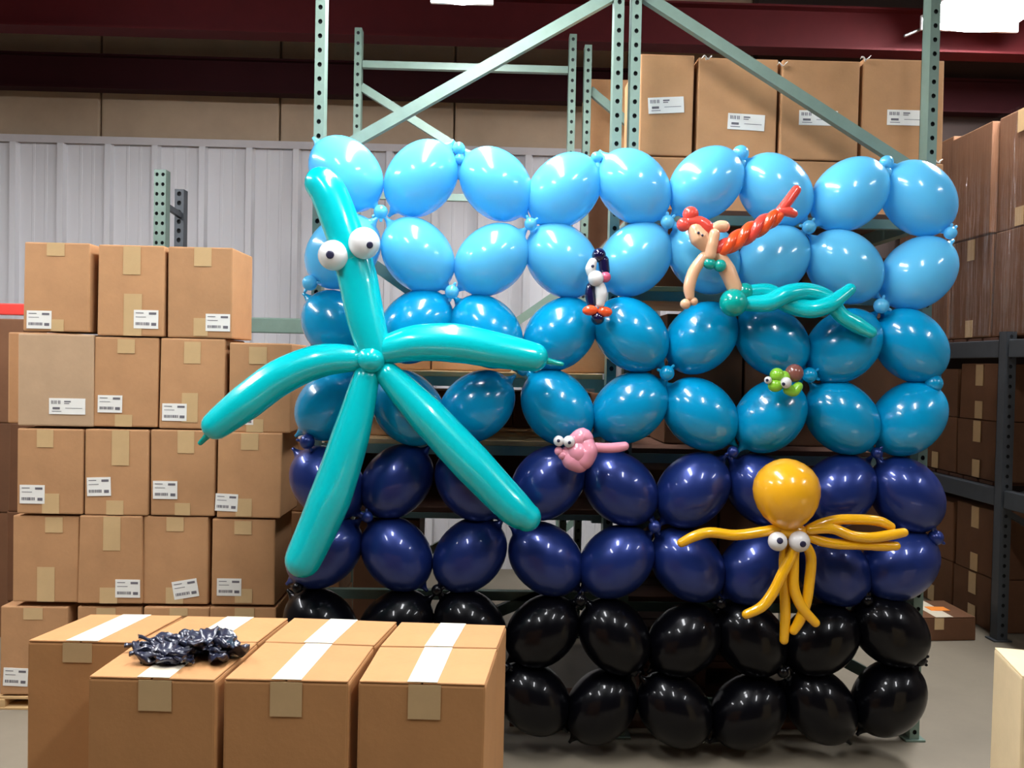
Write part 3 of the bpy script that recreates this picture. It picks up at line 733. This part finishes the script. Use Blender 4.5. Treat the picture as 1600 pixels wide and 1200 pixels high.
for (r, c, px, py, rp_, top) in bub:
    m = rmat[r if r not in (3, 5) else r+1]; par = B[r, c]
    ctr = P(px, py, YW-.055 if not top else YW-.02); s = mpp(ctr)
    mb = MB(); mb.add(*lathe_geo(ctr, (0,0,1), ball_prof(rp_*s, rp_*s, 10), 16))
    if top:
        mb.add(*lathe_geo(P(px+1, py+16, YW-.02), (0,0,1), ball_prof(9*s, 8*s, 8), 12))
        mb.add(*tube_geo([ctr, P(px+1, py+44, YW)], [6*s, 5*s], 10, 3))
    else:
        for k in range(2):
            an = random.uniform(0, 6.28); mb.add(*tube_geo([ctr, ctr+Vector((math.cos(an), -.1, math.sin(an)))*rp_*s*1.25], [3.4*s, 2.4*s], 8, 2))
    mb.build('knot_bubble', m, par, True)

# ================================================================== BALLOON FIGURES
def pts(l, Y, Ys=None): return [P(q[0], q[1], Y if len(q) < 3 else q[2]) for q in l]
def S(Y): return Y/FPX
# ---- teal starfish
YF_ = 2.80; s = S(YF_)*1.14
t = thing('balloon_starfish', P(580,562,YF_), 'large teal starfish made of long balloons with two round white eyes', 'balloon figure')
tube('arm', pts([(585,548),(572,500),(560,440),(549,398)], YF_), [23*s,26*s,27*s,26*s], 'teal', t, 24)
tube('arm', pts([(548,394),(532,348),(515,305),(502,287)], YF_-.01), [25*s,25.5*s,25*s,22.5*s], 'teal', t, 24)
tube('arm', pts([(606,546),(650,536),(710,536),(775,547),(834,558)], YF_), [20*s,25*s,27*s,25*s,20*s], 'teal', t, 24)
tube('arm', pts([(552,560),(500,564),(440,588),(385,628),(338,664)], YF_), [18*s,23*s,25*s,25*s,20*s], 'teal', t, 24)
tube('arm', pts([(572,590),(548,680),(515,780),(474,874)], YF_), [18*s,26*s,29*s,25*s], 'teal', t, 24)
tube('arm', pts([(606,585),(665,647),(735,722),(800,790),(823,808)], YF_), [17*s,26*s,28*s,25*s,20*s], 'teal', t, 24)
ball('center_knot', P(580,561,YF_-.025), 19*s, 'teal', t)
tube('tip', pts([(850,563),(864,566),(878,569)], YF_), [6*s,4*s,3*s], 'teal_dark', t, 10)
tube('tip', pts([(328,676),(319,686),(313,692)], YF_), [6*s,4*s,3.5*s], 'teal_dark', t, 10)
def eye(px, py, rp_, Y, par, ppx, ppy, pr, name='eye', m='white_lat'):
    c = P(px, py, Y); sc = mpp(c); e = ball(name, c, rp_*sc, m, par, label='white eye')
    R_ = rp_*sc; q = P(ppx, ppy, Y); off = q-c; dx, dz = off.x, off.z
    dy = -math.sqrt(max(R_*R_-dx*dx-dz*dz, 0)); pc = c+Vector((dx, dy, dz)); n = (pc-c).normalized()
    v, f = lathe_geo(pc-n*.0005, n, [(-.001, pr*sc), (.0008, pr*sc*.97), (.0016, pr*sc*.6), (.0018, .0001)], 14)
    build('pupil', v, f, 'pupil', e, True, label='dark pupil'); return e
eye(521,399,24,YF_-.055,t,520,401,6.5)
eye(569,380,25,YF_-.055,t,581,386,5.5)
# ---- penguin
YPn = 2.86; s = S(YPn)*1.08
t = thing('balloon_penguin', P(934,500,YPn), 'tiny black and white penguin twisted from balloons', 'balloon figure')
ball('head', P(936,399,YPn), 10.5*s, 'midnight', t)
tube('head_side', pts([(943,407),(945,424)], YPn), [8*s,7.5*s], 'midnight', t, 14)
tube('face', pts([(926,410),(923,420),(925,431)], YPn-.012), [6.5*s,8*s,6*s], 'white_lat', t, 14)
ball('eye_dot', P(925,417,YPn-.012)+Vector((0,-8*s,0)), 2.4*s, 'pupil', t, seg=10, n=8)
ball('bib', P(931,435,YPn-.02), 11.5*s, 'white_lat', t)
ball('bow', P(946,433,YPn-.008), 8*s, 'hotpink', t)
tube('body', pts([(923,448),(922,460),(924,474)], YPn), [6.5*s,7.5*s,7*s], 'midnight', t, 14)
tube('belly', pts([(938,448),(940,460),(938,474)], YPn-.012), [7.5*s,9*s,6.5*s], 'white_lat', t, 14)
ball('foot', P(922,485,YPn-.012), 7.5*s, 'orange', t, (1,0,.1), 1.5); ball('foot', P(945,487,YPn-.012), 7.5*s, 'orange', t, (1,0,-.1), 1.45)
ball('tail', P(934,497,YPn-.002), 10*s, 'midnight', t)
# ---- mermaid
YM = 2.835; s = S(YM)*1.10
t = thing('balloon_mermaid', P(1147,472,YM), 'balloon mermaid with orange twisted hair and teal twisted tail', 'balloon figure')
ball('hair_bun', P(1079,335,YM), 11.5*s, 'coral', t); ball('hair_bun', P(1068,351,YM-.005), 10*s, 'coral', t)
tube('fringe', pts([(1077,346),(1092,347),(1104,355),(1111,364)], YM-.01), [6*s,9*s,10*s,7*s], 'coral', t, 14)
hd = tube('head', pts([(1087,361),(1093,372),(1102,385)], YM-.012), [11*s,14*s,9*s], 'blush', t, 18)
for (ex, ey) in ((1088,366),(1094,370)): ball('eye', P(ex,ey,YM-.012)+Vector((0,-13*s,0)), 2*s, 'pupil', hd, seg=8, n=6)
tube('arm', pts([(1116,358),(1124,354),(1131,354)], YM-.01), [8*s,8.5*s,8.5*s], 'blush', t, 14)
tube('arm', pts([(1116,366),(1112,382),(1110,398)], YM-.025), [8*s,9*s,8*s], 'blush', t, 14)
ball('chest', P(1106,400,YM-.01), 10*s, 'blush', t)
tube('arm', pts([(1099,402),(1084,424),(1077,448),(1078,463)], YM-.012), [7.5*s,8.5*s,8.5*s,6.5*s], 'blush', t, 14)
ball('hand', P(1071,475,YM-.012), 7.5*s, 'blush', t); ball('hand', P(1084,471,YM-.012), 6*s, 'blush', t)
tube('torso', pts([(1122,400),(1136,422),(1148,450)], YM), [10*s,12*s,11*s], 'blush', t, 16)
ball('top_cup', P(1109,412,YM-.02), 8*s, 'teal_dark', t, (1,0,-.2), 1.25); ball('top_cup', P(1125,415,YM-.022), 9*s, 'teal_dark', t)
ball('waist_bubble', P(1146,473,YM-.015), 20*s, 'teal_dark', t)
ball('waist_bubble', P(1163,456,YM+.006), 13*s, 'teal_dark', t)
tube('tail_strand', [P(1165,474,YM), P(1200,473,YM-.02), P(1230,459,YM-.02), P(1262,456,YM+.005), P(1292,466,YM+.01), P(1314,492,YM-.005), P(1338,507,YM), P(1360,519,YM)], [11*s,13*s,13*s,13*s,12*s,11*s,12*s,9*s], 'teal', t, 18)
tube('tail_strand', [P(1168,456,YM+.005), P(1200,456,YM+.012), P(1232,475,YM+.006), P(1268,483,YM-.02), P(1297,475,YM-.022), P(1315,462,YM-.012), P(1328,452,YM-.005)], [9*s,12*s,13*s,13*s,12*s,10*s,8.5*s], 'teal', t, 18)
def twist(a, b, n, rad, amp, ph):
    out = []
    a = Vector(a); b = Vector(b); d = (b-a).normalized(); up = Vector((0,-1,0)); sd = d.cross(up)
    for i in range(n+1):
        q = i/n; an = ph+q*math.pi*3; out.append(a.lerp(b, q)+(sd*math.cos(an)+up*math.sin(an))*amp*(.6+.4*math.sin(q*math.pi)))
    return out
for i, mm in enumerate(('orange', 'coral', 'orange')):
    pp = twist(P(1122,393,YM-.01), P(1216,336,YM-.01), 10, 6*s, 7*s, i*2.094); tube('hair_strand', pp, [5*s]+[7.5*s]*9+[6*s], mm, t, 12, 4)
tube('hair_tip', pts([(1217,332),(1230,316),(1244,297)], YM-.012), [7*s,7.5*s,7*s], 'coral', t, 14)
tube('hair_tip', pts([(1221,329),(1232,331),(1240,334)], YM-.015), [7*s,7.5*s,6*s], 'coral', t, 14)
# ---- pink fish
YP = 2.84; s = S(YP)*1.08
t = thing('balloon_fish', P(905,712,YP), 'small pink fish twisted from a balloon, big lips and white eyes', 'balloon figure')
tube('body', pts([(898,690),(910,684),(916,692)], YP), [12*s,15*s,12*s], 'pink', t, 18)
tube('body', pts([(916,694),(918,705),(912,718)], YP-.008), [12*s,15*s,15*s], 'pink', t, 18)
tube('body', pts([(905,724),(893,718),(886,708)], YP-.004), [14*s,15*s,10*s], 'pink', t, 18)
ball('body_center', P(903,707,YP), 19*s, 'pink', t)
ball('lip', P(873,705,YP-.012), 6.5*s, 'pink', t); ball('lip', P(879,711,YP-.012), 7*s, 'pink', t)
tube('tail', pts([(930,699),(950,700),(965,699),(976,697)], YP), [7*s,7.5*s,7.5*s,6.5*s], 'pink', t, 14)
eye(873,689,8.5,YP-.02,t,872,688,2.6); eye(889,690,9.5,YP-.025,t,889,691,2.6)
# ---- turtle
YT_ = 2.84; s = S(YT_)*1.08
t = thing('balloon_turtle', P(1241,609,YT_), 'tiny lime green turtle balloon with a brown bubble shell', 'balloon figure')
ball('shell', P(1241,583,YT_), 13.5*s, 'brown', t)
ball('head', P(1214,586,YT_-.012), 10.5*s, 'lime', t); ball('head', P(1212,602,YT_-.012), 10*s, 'lime', t, (1,0,.3), 1.15)
ball('neck', P(1224,590,YT_-.006), 10*s, 'lime', t)
tube('body', pts([(1232,609),(1240,611),(1247,604)], YT_-.01), [8*s,8.5*s,7*s], 'lime', t, 14)
eye(1200,594,6,YT_-.022,t,1197,594,2.4); eye(1228,598,9,YT_-.028,t,1222,600,2.8)
# ---- octopus
YO_ = 2.785; s = S(YO_)
t = thing('balloon_octopus', P(1236,835,YO_), 'golden orange octopus balloon with eight thin arms and white eyes', 'balloon figure')
hp = [(x*s, r*s) for (x, r) in ((-66,5),(-60,9),(-54,18),(-47,28),(-36,38.5),(-22,46.5),(-6,51),(8,52),(22,49),(35,41),(45,29.5),(51,18),(54,7),(54.6,.2))]
v, f = lathe_geo(P(1229,770,YO_+.005), P(1228,740,YO_)-P(1233,830,YO_), hp, 36); build('head', v, f, 'yellow', t, True)
ball('collar', P(1238,830,YO_), 13*s, 'yellow', t, (1,0,0), 1.9)
R7 = 8.4*s
def arm(l, Y=YO_, r=R7): tube('tentacle', pts(l, Y), [r*.9]+[r]*(len(l)-2)+[r*.85], 'amber', t, 14)
arm([(1215,826),(1190,831),(1149,836),(1110,832),(1085,838),(1065,848)])
arm([(1262,828),(1285,818),(1312,812),(1350,812),(1375,815),(1392,823)], YO_+.012)
arm([(1264,828),(1300,826),(1330,837),(1360,840),(1390,836),(1412,832)], YO_-.008)
arm([(1262,838),(1285,846),(1310,850),(1345,851),(1380,853),(1400,853)], YO_+.004)
arm([(1244,850),(1236,870),(1223,895),(1208,925),(1190,948),(1166,960)], YO_-.022)
arm([(1228,850),(1225,875),(1226,920),(1227,960),(1225,1000)], YO_+.01)
arm([(1242,850),(1240,885),(1241,920),(1253,949),(1274,973)], YO_-.012)
arm([(1258,850),(1267,870),(1265,905),(1260,940),(1250,968),(1240,985)], YO_)
eye(1215,846,15,YO_-.03,t,1214,842,5); eye(1249,846,16.5,YO_-.034,t,1249,847,5)

# ================================================================== LIMP BALLOONS ON THE FRONT CARTON
rs = random.Random(11)
def limp_geo(L, W, seed):
    r_ = random.Random(seed); v, f = [], []; n, seg = 14, 10
    ph1, ph2, bend = r_.uniform(0, 6), r_.uniform(0, 6), r_.uniform(-1.2, 1.2)
    for i in range(n+1):
        q = i/n
        if q < .26: wd = W*(.16+.02*math.sin(q*30)) * (1.7 if q < .05 else 1)
        else: wd = W*(.16+.84*math.sin(min((q-.26)/.74, 1)*math.pi*.93)**.7)
        x = (q-.5)*L; yoff = bend*.02*(q-.4)**2*L/.09*4*.3; zoff = .006*math.sin(q*5+ph1)+.003*math.sin(q*11+ph2)
        for j in range(seg):
            a = 2*math.pi*j/seg
            fold = .006*math.sin(2.5*a+q*9+ph2)*(wd/W)
            v.append((x+r_.uniform(-.001,.001), yoff+wd/2*math.cos(a), zoff+(.0035+wd*.05)*math.sin(a)+fold))
    for i in range(n):
        for j in range(seg): f.append((i*seg+j, i*seg+(j+1) % seg, (i+1)*seg+(j+1) % seg, (i+1)*seg+j))
    f.append(tuple(range(seg))); f.append(tuple(n*seg+j for j in range(seg)))
    return v, f
meshes = []
for k in range(6):
    v, f = limp_geo(.088, .040, 40+k); me = bpy.data.meshes.new('limp_balloon'); me.from_pydata(v, [], f); me.materials.append(M['limp'])
    for p_ in me.polygons: p_.use_smooth = True
    meshes.append(me)
pc = PZ(300, 1024, ZT); n_l = 48
for k in range(n_l):
    o = bpy.data.objects.new('limp_balloon', meshes[k % 6])
    q = math.sqrt(rs.random()); an = rs.uniform(0, 2*math.pi)
    x = pc.x+q*math.cos(an)*.086; y = pc.y+q*math.sin(an)*.058
    if k == 0: x, y = PZ(232, 1017, ZT).x, PZ(232, 1017, ZT).y
    if k == 1: x, y = PZ(250, 1010, ZT).x, PZ(250, 1010, ZT).y
    z = ZT+.015+(1-q)*.030*rs.random()
    if k == 0: z = ZT+.014
    link(o, None, (x, y, z)); o.rotation_euler = (rs.uniform(-.35,.35), rs.uniform(-.16,.16), rs.uniform(0, 6.28) if k else .15)
    tag(o, 'limp uninflated dark navy balloon in the pile on the front left carton', 'balloon', 'limp balloons piled on the front carton')
